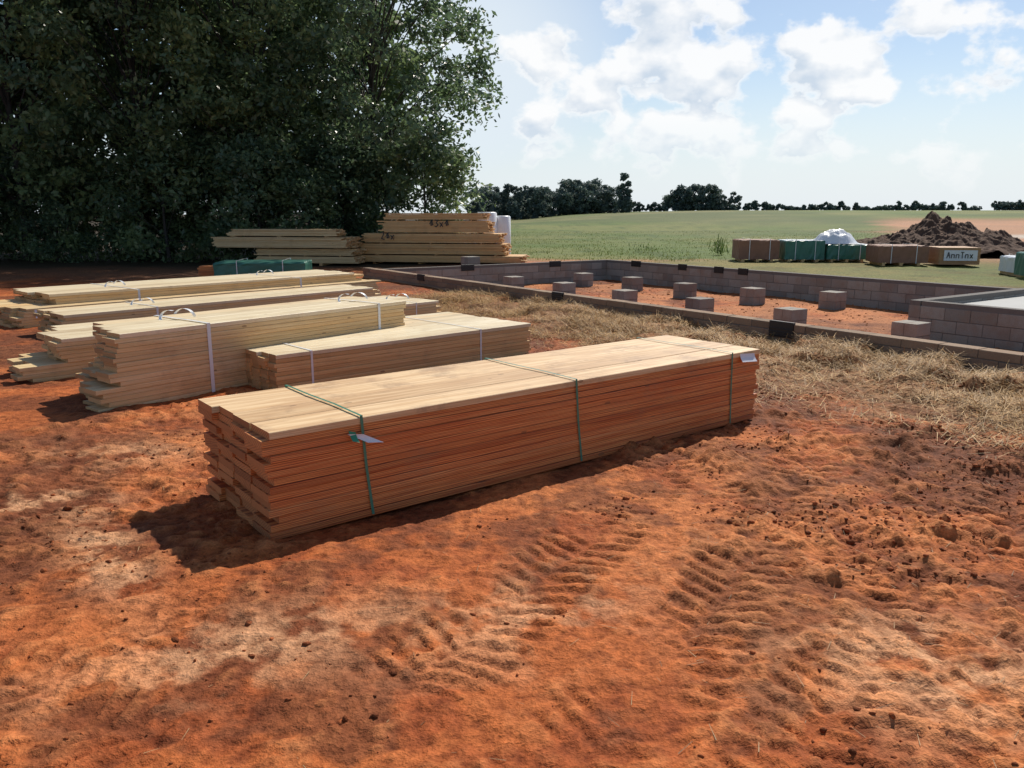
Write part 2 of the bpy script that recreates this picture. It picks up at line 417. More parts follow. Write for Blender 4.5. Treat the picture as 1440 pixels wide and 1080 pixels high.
# second stack
C2=(-2.12,7.08); D2=42.5
S2=stack('lumber_stack',C2,D2,9,11,3.15,[wood_yel,end_yel,wood_light],bw=.14,z0=.0,ej=.012,skew=-.12,topmi=2)
for sp in (.35,2.4): strap(S2,C2,D2,sp,1.54,0,9*.0397,strap_white,w=.022)
# third stack (long, tall)
C3=(-3.25,6.45); D3=52
def lay3(k):
    if k<5: return (-.12+random.uniform(-.05,.04),3.3,0,4)
    if k<8: return (-.06+random.uniform(-.04,.04),3.3,0,4)
    return (.03,3.3,0,4)
S3=stack('lumber_stack',C3,D3,16,4,3.3,[wood_pale,end_yel,wood_light],bw=.225,ej=.03,lay=lay3,skew=.38,topmi=2)
for sp,cu in ((.85,.6),(2.9,.5)): strap(S3,C3,D3,sp,.90,0,16*.0397,strap_white,w=.035,curl=cu,e=.006)
# fourth stack behind it
C4=(-4.42,7.75); D4=46.5
def lay4(k):
    if k<4: return (-.30,5.1,0,4)
    return (0,4.9,0,5)
S4=stack('lumber_stack',C4,D4,10,5,4.9,[wood_pale,end_yel,wood_light],bw=.225,ej=.05,lay=lay4,skew=.2,topmi=2)
strap(S4,C4,D4,4.5,1.12,0,10*.0397,strap_white,curl=.4)
# fifth: long low stacks
C5=(-6.85,11.3); D5=50
def lay5(k):
    if k<7: return (-.1,6.5,0,6)
    return (.45,6.2,1,6)
S5=stack('lumber_stack',C5,D5,11,6,6.2,[wood_pale,end_yel,wood_light],bw=.28,ej=.06,lay=lay5,topmi=2)
for sp,cu in ((1.6,.5),(4.6,.7)): strap(S5,C5,D5,sp,1.68,0,11*.0397,strap_white,w=.035,curl=cu)
tag(S5,C5,D5,.1,0,.26,.14,.12,paper,tilt=0)
C5b=(-5.75,10.3)
S5b=stack('lumber_stack',C5b,D5,8,4,5.2,[wood_pale,end_yel,wood_light],bw=.235,ej=.05,topmi=2)
strap(S5b,C5b,D5,1.2,.94,0,8*.0397,strap_white,curl=.5,w=.03)

# wrapped stacks
def wrapped(name,c0,deg,L,W,H,mat,z0=0.,topmat=None,lines=2):
    ax,ay=dirs(deg); mb=MB()
    for r in (.15,.5,.85):
        mb.box((c0[0]+ax[0]*L*r,c0[1]+ax[1]*L*r),ay,(-ax[0],-ax[1]),W,.09,z0-.06,z0+.09,.004,1)
    segs=14
    per=[]
    for e,(l0,l1,d) in enumerate(((0,L,0),(0,W,1),(L,0,2),(W,0,3))):
        for i in range(segs):
            t=l0+(l1-l0)*i/segs
            per.append((t,0) if d==0 else (L,t) if d==1 else (t,W) if d==2 else (0,t))
    cx,cy=L/2,W/2
    rows=[z0+.09,z0+.09+H*.25,z0+.09+H*.6,z0+H-.03,z0+H]
    vs=[]
    for ri,zz in enumerate(rows):
        sh=.0 if ri<4 else .03
        for (px,py) in per:
            jx=random.uniform(-.012,.012); jy=random.uniform(-.012,.012)
            qx=px+(cx-px)/max(cx,.01)*sh+jx; qy=py+(cy-py)/max(cy,.01)*sh+jy
            vs.append((c0[0]+ax[0]*qx+ay[0]*qy,c0[1]+ax[1]*qx+ay[1]*qy,zz+random.uniform(-.006,.006)*(ri>0)))
    n=len(per); fs=[]
    for r in range(len(rows)-1):
        for i in range(n): fs.append((r*n+i,r*n+(i+1)%n,(r+1)*n+(i+1)%n,(r+1)*n+i))
    fs.append(tuple((len(rows)-1)*n+i for i in range(n)))
    mb.add(vs,fs,[0]*(len(fs)-1)+[2])
    o=mb.obj(name,[mat,wood_yel,topmat or mat])
    for r in [(k+.5)/lines for k in range(lines)]: strap(o,c0,deg,L*r,W,z0+.06,H-.04,strap_white,w=.02,e=.02)
    return o
wrapped('wrapped_lumber_bundle',(-7.3,19.8),6,2.2,1.2,.42,wrap_green)
stack('lumber_stack',(-7.75,20.0),6,8,2,.42,[wood_red,end_red])

# far stacks
def multi(name,c0,deg,tiers,mats,bw=.235):
    ax,ay=dirs(deg); mb=MB(); zb=float(tz(*c0))+.08
    for r in (.5,2.0,3.4): mb.box((c0[0]+ax[0]*r,c0[1]+ax[1]*r),ay,(-ax[0],-ax[1]),1.0,.09,zb-.12,zb,.004,0,endmi=1)
    for ti,(s0,s1,c_0,c_1,nl) in enumerate(tiers):
        for k in range(nl):
            for j in range(c_0,c_1):
                a0=s0+random.gauss(0,.06);a1=s1+random.gauss(0,.06); oy=j*bw+random.gauss(0,.012)
                mb.box((c0[0]+ax[0]*a0+ay[0]*oy,c0[1]+ax[1]*a0+ay[1]*oy),ax,ay,a1-a0,bw-.004,zb,zb+.037,.003,0,endmi=1)
            zb+=.0405
        if ti==len(tiers)-1: break
        for r in (.15,.5,.85):
            q=s0+(s1-s0)*r
            mb.box((c0[0]+ax[0]*q+ay[0]*c_0*bw,c0[1]+ax[1]*q+ay[1]*c_0*bw),ay,(-ax[0],-ax[1]),(c_1-c_0)*bw-.01,.04,zb+.001,zb+.036,.002,0,endmi=1)
        zb+=.037
    return mb.obj(name,mats),zb
S7,_=multi('lumber_stack',(-9.3,25.9),-9,[(1.2,4.5,0,5,5),(1.2,4.4,0,5,5),(-.1,4.3,-1,5,8),(.3,3.9,0,4,5)],[wood_pale,end_yel])
S8,_=multi('lumber_stack',(-4.9,26.3),-9,[(-.2,5.3,-1,5,5),(0,4.7,0,5,8),(.1,4.55,0,5,7),(.75,4.2,0,4,9),(.85,4.1,0,4,5)],[wood_yel,end_yel])
def spray(parent,glyphs,loc,size,rz,th=.055):
    """hand-sprayed strokes on the board edges"""
    mb=MB(); c,s_=math.cos(rz),math.sin(rz)
    for gi,gl in enumerate(glyphs):
        for stroke in gl:
            for (a0,b0),(a1,b1) in zip(stroke[:-1],stroke[1:]):
                def W(a,b): return Vector((loc[0]+(gi*.75+a*.55)*size*c,loc[1]+(gi*.75+a*.55)*size*s_-.012,loc[2]+b*size))
                p,q=W(a0,b0),W(a1,b1); d=(q-p).normalized()*size*.02; nrm=Vector((-(q-p).z*c,-(q-p).z*s_,(q-p).x)).normalized()*size*th
                mb.quad(p-nrm-d,q-nrm+d,q+nrm+d,p+nrm-d)
    mb.obj('paint_mark',[ink],parent)
G2=[[(0,.8),(.4,1),(.9,.8),(.7,.4),(0,0),(1,.05)]]; G3=[[(0,.95),(.8,.9),(.4,.55),(.9,.3),(.4,0),(0,.1)]]
GX=[[(0,.6),(.8,0)],[(.8,.65),(.05,0)]]; GZ=[[(.1,1),(.9,.9),(.2,.1),(1,.0)]]; GK=[[(0,.4),(.5,.9),(.9,.3),(.3,.2),(.8,1.)]]
r9=math.radians(-9)
spray(S8,[GZ,GK,GX],(-4.2,26.15,.78),.22,r9,.07)
spray(S8,[GK,G3,GX,GK],(-2.6,25.88,1.18),.22,r9,.07)
mb=MB()
for (cx,cy,r,h) in ((-.85,27.6,.34,1.62),(-.35,27.9,.3,1.5)):
    zz=tz(cx,cy); mb.tube([(cx,cy,zz),(cx+.01,cy,zz+h*.5),(cx,cy,zz+h-.04),(cx,cy,zz+h),(cx,cy,zz+h+.001)],[r,r*1.02,r,r*.85,.01],18)
mb.obj('house_wrap_roll',[wrap_white],sm=True)

# ------------------------------------------------------------------ foundation
def wall(name,s0,t0,ds,dt,L,z0,z1,bl=.40,bh=.20,th=.195,mat=None,vents=()):
    a=(A[0]*ds+B[0]*dt,A[1]*ds+B[1]*dt)
    b=(B[0],B[1]) if ds else (A[0],A[1])
    mb=MB(); p=pt(s0,t0)
    mb.box((p[0]+b[0]*.008+a[0]*.008,p[1]+b[1]*.008+a[1]*.008),a,b,L-.016,th-.016,z0,z1-.014,0,1)
    nc=int(round((z1-z0)/bh))
    for k in range(nc):
        q=-(bl/2 if k%2 else 0)
        while q<L-.01:
            q0=max(q,0)+.005; q1=min(q+bl,L)-.005
            if q1-q0>.03:
                jj=random.uniform(-.005,.005)
                mb.box((p[0]+a[0]*q0+b[0]*jj,p[1]+a[1]*q0+b[1]*jj),a,b,q1-q0,th,z0+k*bh+.005,z0+(k+1)*bh-.005+random.uniform(-.003,.003),.004,0)
            q+=bl
    o=mb.obj(name,[mat or block_m,mortar_m])
    for v,side,w,h in vents:
        m2=MB(); yy=-.02 if side<0 else th-.02
        pp=(p[0]+a[0]*v+b[0]*yy,p[1]+a[1]*v+b[1]*yy)
        m2.box(pp,a,b,w,.04,z1-h+.02,z1+.02,.004,0)
        for q in range(3): m2.box((pp[0]-b[0]*.01,pp[1]-b[1]*.01),a,b,w,.06,z1-h+.04+q*.04,z1-h+.052+q*.04,.002,0)
        m2.obj('vent',[vent_m],o)
    return o
wall('foundation_wall',0,0,1,0,FL,FLOOR-.05,-.05,bl=.4,bh=.2)
wall('foundation_wall',0,0,1,0,FL,-.049,-.049+.30,bl=.41,bh=.1,mat=brick_m,vents=((12.6,-1,.36,.2),(8.0,-1,.3,.14),(3.0,-1,.3,.14)))
wall('foundation_wall',0,.20,0,1,FW-.4,FLOOR-.05,TOP-.02,bh=.2,vents=((2.6,1,.4,.17),(5.6,1,.4,.17)))
wall('foundation_wall',0,FW-.195,1,0,GS,FLOOR-.05,TOP-.02,bh=.2,vents=((1.3,-1,.38,.17),(3.2,-1,.3,.17),(4.5,-1,.3,.17),(5.3,-1,.3,.17)))
wall('foundation_wall',GS,GT,0,1,FW-GT,FLOOR-.05,TOP-.01,bh=.2)
wall('foundation_wall',GS+.2,GT,1,0,6.6,FLOOR-.05,TOP-.01,bh=.2)
mb=MB(); p=pt(GS+.22,GT+.22); mb.box(p,tuple(A),tuple(B),6.4,4.6,-.38,.09,.01); mb.obj('concrete_slab',[slab_m])
def pier(x,y,n=2):
    zb=tz(x,y)-.03; mb=MB()
    rot=random.gauss(0,.04); ca,sa=math.cos(rot),math.sin(rot)
    A2=(A[0]*ca-A[1]*sa,A[0]*sa+A[1]*ca); B2=(-A2[1],A2[0])
    for k in range(n):
        a,b=(A2,B2) if k%2==0 else (B2,(-A2[0],-A2[1]))
        c=(x-a[0]*.2-b[0]*.2,y-a[1]*.2-b[1]*.2)
        mb.box((c[0]+a[0]*.006+b[0]*.006,c[1]+a[1]*.006+b[1]*.006),a,b,.388,.388,zb+k*.2-.004,zb+k*.2+.192,0,1)
        for h in (0,1):
            mb.box((c[0]+b[0]*.204*h,c[1]+b[1]*.204*h),a,b,.4,.196,zb+k*.2+.006,zb+k*.2+.198,.005,0)
    mb.obj('concrete_block_pier',[block_m,mortar_m])
for p_ in [(6.15,12.3),(4.9,14.1),(3.74,16.0),(2.48,17.7),(1.26,19.5),(.04,21.3),(-1.18,23.1),
           (6.9,17.3),(5.47,18.3),(4.23,19.7),(3.19,21.4),(2.02,22.9)]:
    pier(*p_)

# ------------------------------------------------------------------ far right packages
def zt(x,y): return tz(x,y)
wrapped('wrapped_lumber_bundle',(7.7,27.6),-4,1.35,1.2,.74,brownpack,zt(8,28))
wrapped('wrapped_lumber_bundle',(9.2,27.4),-4,1.3,1.2,.72,wrap_green,zt(9,28),topmat=wrap_white)
wrapped('wrapped_lumber_bundle',(10.55,27.2),-4,1.4,1.2,.58,wrap_green,zt(11,28),topmat=wrap_white)
wrapped('wrapped_lumber_bundle',(11.45,25.4),-6,1.5,1.2,.62,brownpack,zt(12.5,26))
def osbstack(x,y):
    ax,ay=dirs(-6); mb=MB(); z=zt(x,y)
    for k in range(28):
        j=random.gauss(0,.006); mb.box((x+j,y+j),ax,ay,1.2,1.2,z+.06+k*.0185,z+.06+k*.0185+.0178,.001,0)
    o=mb.obj('osb_panel_stack',[osb]); 
    m2=MB(); m2.box((x+.12,y-.045),ax,ay,.98,.012,z+.18,z+.50,.001,0); m2.obj('label_sheet',[paper],o)
    GA=[[(0,0),(.45,1),(.9,0)],[(.2,.4),(.7,.4)]]; GT_=[[(0,1),(.9,1)],[(.45,1),(.45,0)]]; GS_=[[(0,0),(0,.6),(.8,.6),(.8,0)]]
    spray(o,[GA,GS_,GS_,GT_,GS_,GX],(x+.2,y-.055,z+.26),.18,math.radians(-6),.07)
osbstack(13.2,25.1)
wrapped('wrapped_lumber_bundle',(13.1,20.9),-8,.9,1.2,.5,wrap_white,zt(13,21))
wrapped('wrapped_lumber_bundle',(12.6,19.4),-8,2.4,1.2,.66,wrap_green,zt(14,20))
n=26; gx,gy=np.meshgrid(np.linspace(0,1,n),np.linspace(0,1,n)); gx=gx.ravel();gy=gy.ravel()
r=np.hypot(gx-.5,gy-.5)*2
zz=zt(11,28)+.58+.5*np.clip(1-r**2,0,1)*(.35+.95*fbm(gx*6,gy*6,401,4,.6))+.02
Vc=np.stack([10.2+gx*1.6,27.3+gy*1.1,zz],1)
ii=np.arange(n-1)[None,:]; jj=np.arange(n-1)[:,None]; aa=(jj*n+ii).ravel()
add_obj('plastic_sheeting',np_mesh('plastic_sheeting',Vc,np.stack([aa,aa+1,aa+1+n,aa+n],1),[wrap_white]))

# dirt pile
n=170; gx,gy=np.meshgrid(np.linspace(-1,1,n),np.linspace(-1,1,n)); gx=gx.ravel();gy=gy.ravel()
px=16.6+gx*4.1; py=32.5+gy*3.0
r=np.hypot(gx*(1+.1*np.sin(gy*5)),gy)+(fbm(gx*3+2,gy*3,405,3)-.5)*.25
prof=np.clip(1-r,0,1)**.55
h=prof*(1.0+.18*np.sin(gx*5+.5)+.7*(fbm(gx*3.5,gy*3.5,411,4,.6)-.5)) + prof*.5*(fbm(gx*15,gy*15,421,4,.7)-.5)*smooth(0,.2,prof)
pz=terrain(px,py,False)-.10+h*1.3
aa=(np.arange(n-1)[:,None]*n+np.arange(n-1)[None,:]).ravel()
dm=simple('dark_soil',(.10,.055,.034),.95,.6,3,.9)
add_obj('dirt_pile',np_mesh('dirt_pile',np.stack([px,py,pz],1),np.stack([aa,aa+1,aa+1+n,aa+n],1),[dm]))

# ------------------------------------------------------------------ clods
import bmesh
bm=bmesh.new(); bmesh.ops.create_icosphere(bm,subdivisions=1,radius=1); bm.verts.ensure_lookup_table()
iv=np.array([v.co[:] for v in bm.verts]); iff=np.array([[v.index for v in f.verts] for f in bm.faces]); bm.free()
def clods(name,px,py,sz,mat,cols):
    n=len(px); pz=terrain(px,py)
    V=iv[None]*sz[:,None,None]*(1+RNG.uniform(-.4,.4,(n,len(iv),1)))*RNG.uniform(.6,1.4,(n,1,3))*np.array([1,1,.7])
    V=V+np.stack([px,py,pz+sz*.05],1)[:,None]
    F=iff[None]+(np.arange(n)*len(iv))[:,None,None]
    C=np.repeat(cols,len(iv),0)
    me=np_mesh(name,V.reshape(-1,3),F.reshape(-1,3),[mat],attrs={'gcol':('FLOAT_COLOR',np.concatenate([C,np.ones((len(C),1))],1))})
    add_obj(name,me)
n=16000
cx=RNG.uniform(-4,5,n*4); cy=RNG.uniform(1.5,11,n*4)
dn=smooth(.42,.66,fbm(cx*1.7,cy*1.7,239,4,.6))*(.3+.7*smooth(-.5,2,cx))*(.45+.55*smooth(2,4.2,cy))
keep=RNG.random(n*4)<dn; cx=cx[keep][:n]; cy=cy[keep][:n]
s_,t_=st(cx,cy); k2=(t_<-.1); cx=cx[k2];cy=cy[k2]
sz=RNG.lognormal(-5.1,.45,len(cx)).clip(.003,.02)
cc=np.array([.34,.10,.035])*RNG.uniform(.5,1.3,(len(cx),1))
clods('dirt_clods',cx,cy,sz,gm,cc)
m=2500; ss=RNG.uniform(.4,18,m); tt=RNG.uniform(.3,7.9,m); cx=O[0]+A[0]*ss+B[0]*tt; cy=O[1]+A[1]*ss+B[1]*tt
clods('soil_crumbs',cx,cy,RNG.lognormal(-4.2,.4,m).clip(.006,.035),gm,np.array([.50,.19,.07])*RNG.uniform(.7,1.3,(m,1)))

# ------------------------------------------------------------------ straw / blades
def ribbons(name,px,py,pz,L,w,tiltmax,mat,cols,upright=False):
    n=len(px); az=RNG.uniform(0,2*np.pi,n)
    if upright: ti=RNG.uniform(np.pi/2-tiltmax,np.pi/2,n)
    else: ti=RNG.normal(0,tiltmax,n)
    d=np.stack([np.cos(az)*np.cos(ti),np.sin(az)*np.cos(ti),np.sin(ti)],1)
    sd=np.stack([-np.sin(az),np.cos(az),np.zeros(n)],1)
    P=np.stack([px,py,pz],1)
    e=d*L[:,None]
    side=sd*w[:,None]*.5; up=np.array([0,0,1.])*w[:,None]*.4
    V=np.stack([P-side,P+side,P+e+side*.5+up,P+e-side*.5+up],1).reshape(-1,3)
    F=np.arange(n*4).reshape(n,4)
    C=np.repeat(cols,4,0)
    return np_mesh(name,V,F,[mat],attrs={'gcol':('FLOAT_COLOR',np.concatenate([C,np.ones((len(C),1))],1))})
def attrmat(name,rough=.6,trans=0,spec=.3):
    m,nt,bs,out=newmat(name); c=attr(nt,'gcol').outputs['Color']; nt.links.new(c,bs.inputs['Base Color']); bs.inputs['Roughness'].default_value=rough
    bs.inputs['Specular IOR Level'].default_value=spec
    if trans:
        tr=N(nt,'ShaderNodeBsdfTranslucent'); nt.links.new(c,tr.inputs[0]); mx=N(nt,'ShaderNodeMixShader'); mx.inputs[0].default_value=trans
        nt.links.new(bs.outputs[0],mx.inputs[1]); nt.links.new(tr.outputs[0],mx.inputs[2]); nt.links.new(mx.outputs[0],out.inputs[0])
    return m
straw_m=attrmat('straw',.6,0,.2); grass_m=attrmat('grass_blades',.6,.35)
n=230000
ss=RNG.uniform(3.5,18.5,n); tt=RNG.uniform(-3.1,-.02,n)
px=O[0]+A[0]*ss+B[0]*tt; py=O[1]+A[1]*ss+B[1]*tt
w_=smooth(-2.9-.2*(ss>12),-1.1,tt)*smooth(4,8,ss)
w_=w_*(.08+.92*smooth(.40,.56,fbm(px*1.8,py*1.8,501,4,.65)))+.012
k=RNG.random(n)<w_; px,py,tt=px[k],py[k],tt[k]
pz=terrain(px,py)+RNG.uniform(0,.06,len(px))
cc=np.array([.62,.36,.12])*RNG.uniform(.25,1.1,(len(px),1))
add_obj('straw',ribbons('straw',px,py,pz,RNG.uniform(.05,.2,len(px)),RNG.uniform(.003,.0065,len(px)),.28,straw_m,cc))
n=2600; px=RNG.uniform(-3,5,n); py=RNG.uniform(1.6,7,n); kk=RNG.random(n)<(.15+.85*smooth(-1,2,px)); px=px[kk];py=py[kk]
add_obj('straw_debris',ribbons('straw_debris',px,py,terrain(px,py)+.004,RNG.uniform(.02,.08,len(px)),RNG.uniform(.0015,.003,len(px)),.08,straw_m,np.array([.5,.32,.16])*RNG.uniform(.3,1.0,(len(px),1))))
n=45000; py=27+ (RNG.random(n)**1.4)*40; px=RNG.uniform(-.1,.75,n)*py
gg=smooth(27,29,py+(fbm(px*.9,py*.9,311,4,.6)-.5)*3)*(1-smooth(0,3,px-(17.0+(py-38)*.43)))
kk=RNG.random(n)<gg*(.15+.85*smooth(.4,.65,fbm(px*.5,py*.5,511,4,.6))); px=px[kk];py=py[kk]
cc=np.array([.15,.20,.045])*RNG.uniform(.6,1.3,(len(px),1))*np.stack([RNG.uniform(.8,1.4,len(px)),np.ones(len(px)),np.ones(len(px))],1)
add_obj('grass',ribbons('grass',px,py,terrain(px,py)-.01,RNG.uniform(.02,.08,len(px)),RNG.uniform(.012,.03,len(px)),.9,grass_m,cc,upright=True))
def weeds(name,cx,cy,R,n,h,col):
    px=cx+RNG.normal(0,R,n); py=cy+RNG.normal(0,R,n)
    add_obj(name,ribbons(name,px,py,terrain(px,py)+RNG.uniform(0,h*.6,n),RNG.uniform(.2,.8,n)*h*.5,RNG.uniform(.02,.05,n),.8,grass_m,np.array(col)*RNG.uniform(.5,1.3,(n,1)),upright=True))
weeds('weed',8.0,31.5,.15,90,.9,(.14,.20,.06)); weeds('weed',5.6,34,.3,60,.4,(.14,.20,.06)); weeds('weed',11.2,33,.3,70,.5,(.14,.18,.06))

# ------------------------------------------------------------------ trees
def leafmat(name,c1,c2,trans=.3,rough=.45):
    m,nt,bs,out=newmat(name); l=attr(nt,'lc').outputs['Fac']
    oi=N(nt,'ShaderNodeObjectInfo').outputs['Random']
    c=mix(nt,l,c1,c2); c=mix(nt,1,c,ramp(nt,oi,[(0,(.82,.87,.9)),(1,(1.15,1.1,.95))]),'MULTIPLY')
    nt.links.new(c,bs.inputs['Base Color']); bs.inputs['Roughness'].default_value=rough
    tr=N(nt,'ShaderNodeBsdfTranslucent'); nt.links.new(c,tr.inputs[0]); mx=N(nt,'ShaderNodeMixShader'); mx.inputs[0].default_value=trans
    nt.links.new(bs.outputs[0],mx.inputs[1]); nt.links.new(tr.outputs[0],mx.inputs[2]); nt.links.new(mx.outputs[0],out.inputs[0])
    return m
leaf_m=leafmat('leaves',(.085,.14,.085),(.20,.28,.13),.48,.36)
leaf_far=leafmat('distant_leaves',(.10,.14,.13),(.15,.20,.15),.25,.7)
def leaves(cent,size,per,ls,rng,flat=.65):
    n=len(cent)*per
    C=np.repeat(cent,per,0); S=np.repeat(size,per)
    d=rng.normal(0,1,(n,3)); d/=np.linalg.norm(d,axis=1)[:,None]; rr=rng.random(n)**.5
    P=C+d*(rr*S)[:,None]*np.array([1,1,flat])
    nrm=rng.normal(0,1,(n,3))+np.array([0,0,.8])+d*.5; nrm/=np.linalg.norm(nrm,axis=1)[:,None]
    u=np.cross(nrm,rng.normal(0,1,(n,3))); u/=np.linalg.norm(u,axis=1)[:,None]; v=np.cross(nrm,u)
    l=(ls*rng.uniform(.6,1.35,n))[:,None]; w=l*.5
    V=np.stack([P-u*l*.5,P+v*w*.5-u*l*.05,P+u*l*.5,P-v*w*.5-u*l*.05],1).reshape(-1,3)
    lc=np.clip(rng.normal(.5,.22,n)+np.repeat(rng.uniform(-.4,.4,len(cent)),per),0,1)
    return V,np.arange(n*4).reshape(n,4),np.repeat(lc,4)
def tree_mesh(name,seed,H,R,ncl,per,ls,zlow=.15,peak=.42,mat=leaf_m,trunk_r=.15,csize=(.5,.95)):
    rng=np.random.default_rng(seed); random.seed(seed)
    mb=MB()
    tp=[(0,0,-.2)]; 
    for k in range(1,8):
        f=k/7; tp.append((math.sin(f*3+seed)*.25*f,math.cos(f*2.3+seed)*.25*f,H*.88*f))
    mb.tube(tp,[trunk_r*(1.25 if k==0 else 1)*(1-.85*k/7) for k in range(8)],8)
    hs=rng.random(ncl)**.85*(1-zlow)+zlow
    env=np.where(hs>peak,np.sqrt(np.clip(1-((hs-peak)/(1.02-peak))**2,0,1)),.72+.28*(hs-zlow)/(peak-zlow))
    az=rng.uniform(0,2*np.pi,ncl); rad=R*env*(.3+.7*rng.random(ncl)**.45)*(1+.2*np.sin(az*3+seed)+.12*np.sin(az*5+hs*12))
    cent=np.stack([np.cos(az)*rad,np.sin(az)*rad,hs*H+rng.normal(0,.15,ncl)],1)
    size=rng.uniform(*csize,ncl)
    for k in range(0,ncl,5):
        c=cent[k]; zb=max(.6,c[2]*.62-.3); f=zb/(H*.88); bx,by=math.sin(f*3+seed)*.25*f,math.cos(f*2.3+seed)*.25*f
        mid=((bx+c[0])*.5,(by+c[1])*.5,zb+(c[2]-zb)*.62)
        mb.tube([(bx,by,zb),mid,tuple(c)],[trunk_r*.3*(1-f*.6),trunk_r*.14,.01],5)
    V,F,lc=leaves(cent,size,per,ls,rng)
    TV=np.array(mb.v); TF=np.array(mb.f)
    VV=np.concatenate([TV,V]); FF=np.concatenate([TF,F+len(TV)])
    mi=np.concatenate([np.zeros(len(TF),int),np.ones(len(F),int)])
    return np_mesh(name,VV,FF,[trunk_m,mat],mi,{'lc':('FLOAT',np.concatenate([np.zeros(len(TV)),lc]))})
T=[tree_mesh('broadleaf_tree_a',1,13.5,4.4,280,95,.21),tree_mesh('broadleaf_tree_b',2,12.5,3.8,260,95,.205,zlow=.12),tree_mesh('broadleaf_tree_c',5,14.5,3.9,270,95,.215,zlow=.1)]
TB=tree_mesh('back_tree',8,14.5,4.6,120,60,.5,zlow=.05,csize=(.8,1.4))
BU=tree_mesh('undergrowth_bush',9,3.2,1.7,60,90,.16,zlow=.05,peak=.35,trunk_r=.06,csize=(.35,.7))
def plant(me,x,y,s,r,name): add_obj(name,me,(x,y,tz(x,y)),rotz=r,scale=(s,s,s*random.uniform(.95,1.08)))
random.seed(21)
plant(T[0],-5.1,31.0,1.06,2.9,'broadleaf_tree')
for k,(x_,y_,s_) in enumerate([(-9.2,30.2,1.0),(-13.0,29.4,1.02),(-17.0,28.6,1.0),(-21.0,27.5,1.05)]):
    plant(T[(k+1)%3],x_,y_,s_,random.uniform(0,6.28),'broadleaf_tree')
for k,(x_,y_,s_) in enumerate([(-8.0,36,.95),(-12,35.5,1.1),(-16.5,35,1.1),(-21,34,1.1),(-26,32,1.2)]):
    plant(TB,x_,y_,s_,random.uniform(0,6.28),'broadleaf_tree')
for k in range(22):
    x_=-22+k*.9+random.uniform(-.5,.5); y_=28.2+random.uniform(-.8,1.4)
    plant(BU,x_,y_,random.uniform(.65,1.3),random.uniform(0,6.28),'undergrowth_bush')

rng=np.random.default_rng(77)
def far_group(specs):
    cents=[];sizes=[]
    for (x_,y_,h,r) in specs:
        zb=float(terrain(np.array([x_]),np.array([y_]),False)[0])
        nn=int(10+h*r*1.6)
        f=rng.random(nn); a=rng.uniform(0,6.28,nn); rr=r*np.sqrt(np.clip(1-((f-.4)/.65)**2,0.05,1))*rng.random(nn)**.5
        cents.append(np.stack([x_+np.cos(a)*rr,y_+np.sin(a)*rr,zb+.3+f*h*.92],1)); sizes.append(rng.uniform(.5,1.2,nn)*min(1.,r/2.5))
    return np.concatenate(cents),np.concatenate(sizes)
sp=[]
for k in range(34):
    u=k/33; x_=-9+u*33; sp.append((x_,195+rng.uniform(-5,8),rng.uniform(5.5,9.4)*(1-.10*u),rng.uniform(1.8,3)))
sp+= [(25.2,185,8.6,1.6),(25.0,185,5.5,2.0),(25.6,185,3.5,2)]
for k in range(14): sp.append((38+k*.95,198+rng.uniform(-3,3),rng.uniform(4.8,6.8) if 1<k<12 else 3.8,2.2))
sp+=[(53.5,198,4.2,1.5)]
for k in range(75):
    h_=rng.uniform(.4,2.3); sp.append((28+k*1.25+rng.uniform(-.8,.8),215,h_,rng.uniform(.7,1.5)))
for k in range(8): sp.append((124+k*1.2,210,rng.uniform(1.5,2.8),1.6))
c_,s_=far_group(sp)
V_,F_,lc_=leaves(c_,s_,55,.62,rng,.8)
add_obj('distant_tree_line',np_mesh('distant_tree_line',V_,F_,[leaf_far],attrs={'lc':('FLOAT',lc_)}))

# ------------------------------------------------------------------ sun, sky, camera
S=Vector((.24,.47,.55)).normalized()
sun=bpy.data.lights.new('sun','SUN'); sun.energy=4.8; sun.angle=math.radians(.6); sun.color=(1,.93,.82)
so=bpy.data.objects.new('sun',sun); scene.collection.objects.link(so); so.rotation_euler=S.to_track_quat('Z','Y').to_euler()
so.location=(10,20,25)
w=bpy.data.worlds.new('World'); scene.world=w; w.use_nodes=True; nt=w.node_tree; nt.nodes.clear()
out=N(nt,'ShaderNodeOutputWorld'); sky=N(nt,'ShaderNodeTexSky',sky_type='NISHITA'); sky.sun_disc=False
sky.sun_elevation=math.asin(S.z); sky.sun_rotation=math.atan2(S.x,S.y); sky.dust_density=.6; sky.ozone_density=2.3
bg=N(nt,'ShaderNodeBackground'); bg.inputs[1].default_value=.10; nt.links.new(sky.outputs[0],bg.inputs[0])
gen=N(nt,'ShaderNodeTexCoord').outputs['Generated']
def pixdir(u,v):
    xc=(u-720)/1130; yc=(540-v)/1130; d=Vector((xc,.978+.208*yc,-.208+.978*yc)); return d.normalized()
def near_dir(u_,v_,r0,r1,a0,a1):
    dn_=N(nt,'ShaderNodeVectorMath',operation='DISTANCE'); nt.links.new(gen,dn_.inputs[0]); dn_.inputs[1].default_value=pixdir(u_,v_)
    return maprange(nt,dn_.outputs['Value'],r0,r1,a0,a1)
blob=None
for (u_,v_,r_,am) in ((775,75,.055,.33),(850,130,.06,.27),(930,80,.085,.35),(1010,30,.08,.28),(1000,110,.07,.3),(1130,120,.07,.29),(1200,75,.085,.33),(1345,120,.06,.30),(1300,195,.05,.26),(1400,90,.035,.24),(1400,200,.05,.22),(1240,5,.10,.25),(900,165,.07,.24),(1030,160,.08,.25),(1290,60,.05,.24),(760,200,.05,.2),(1420,10,.06,.25),(1130,190,.08,.18)):
    o_=near_dir(u_,v_,0,r_*1.5,am,0)
    blob=o_ if blob is None else math_(nt,'MAXIMUM',blob,o_)
d0=noise(nt,gen,13.,5,.5,(1,1,1.5),.0)
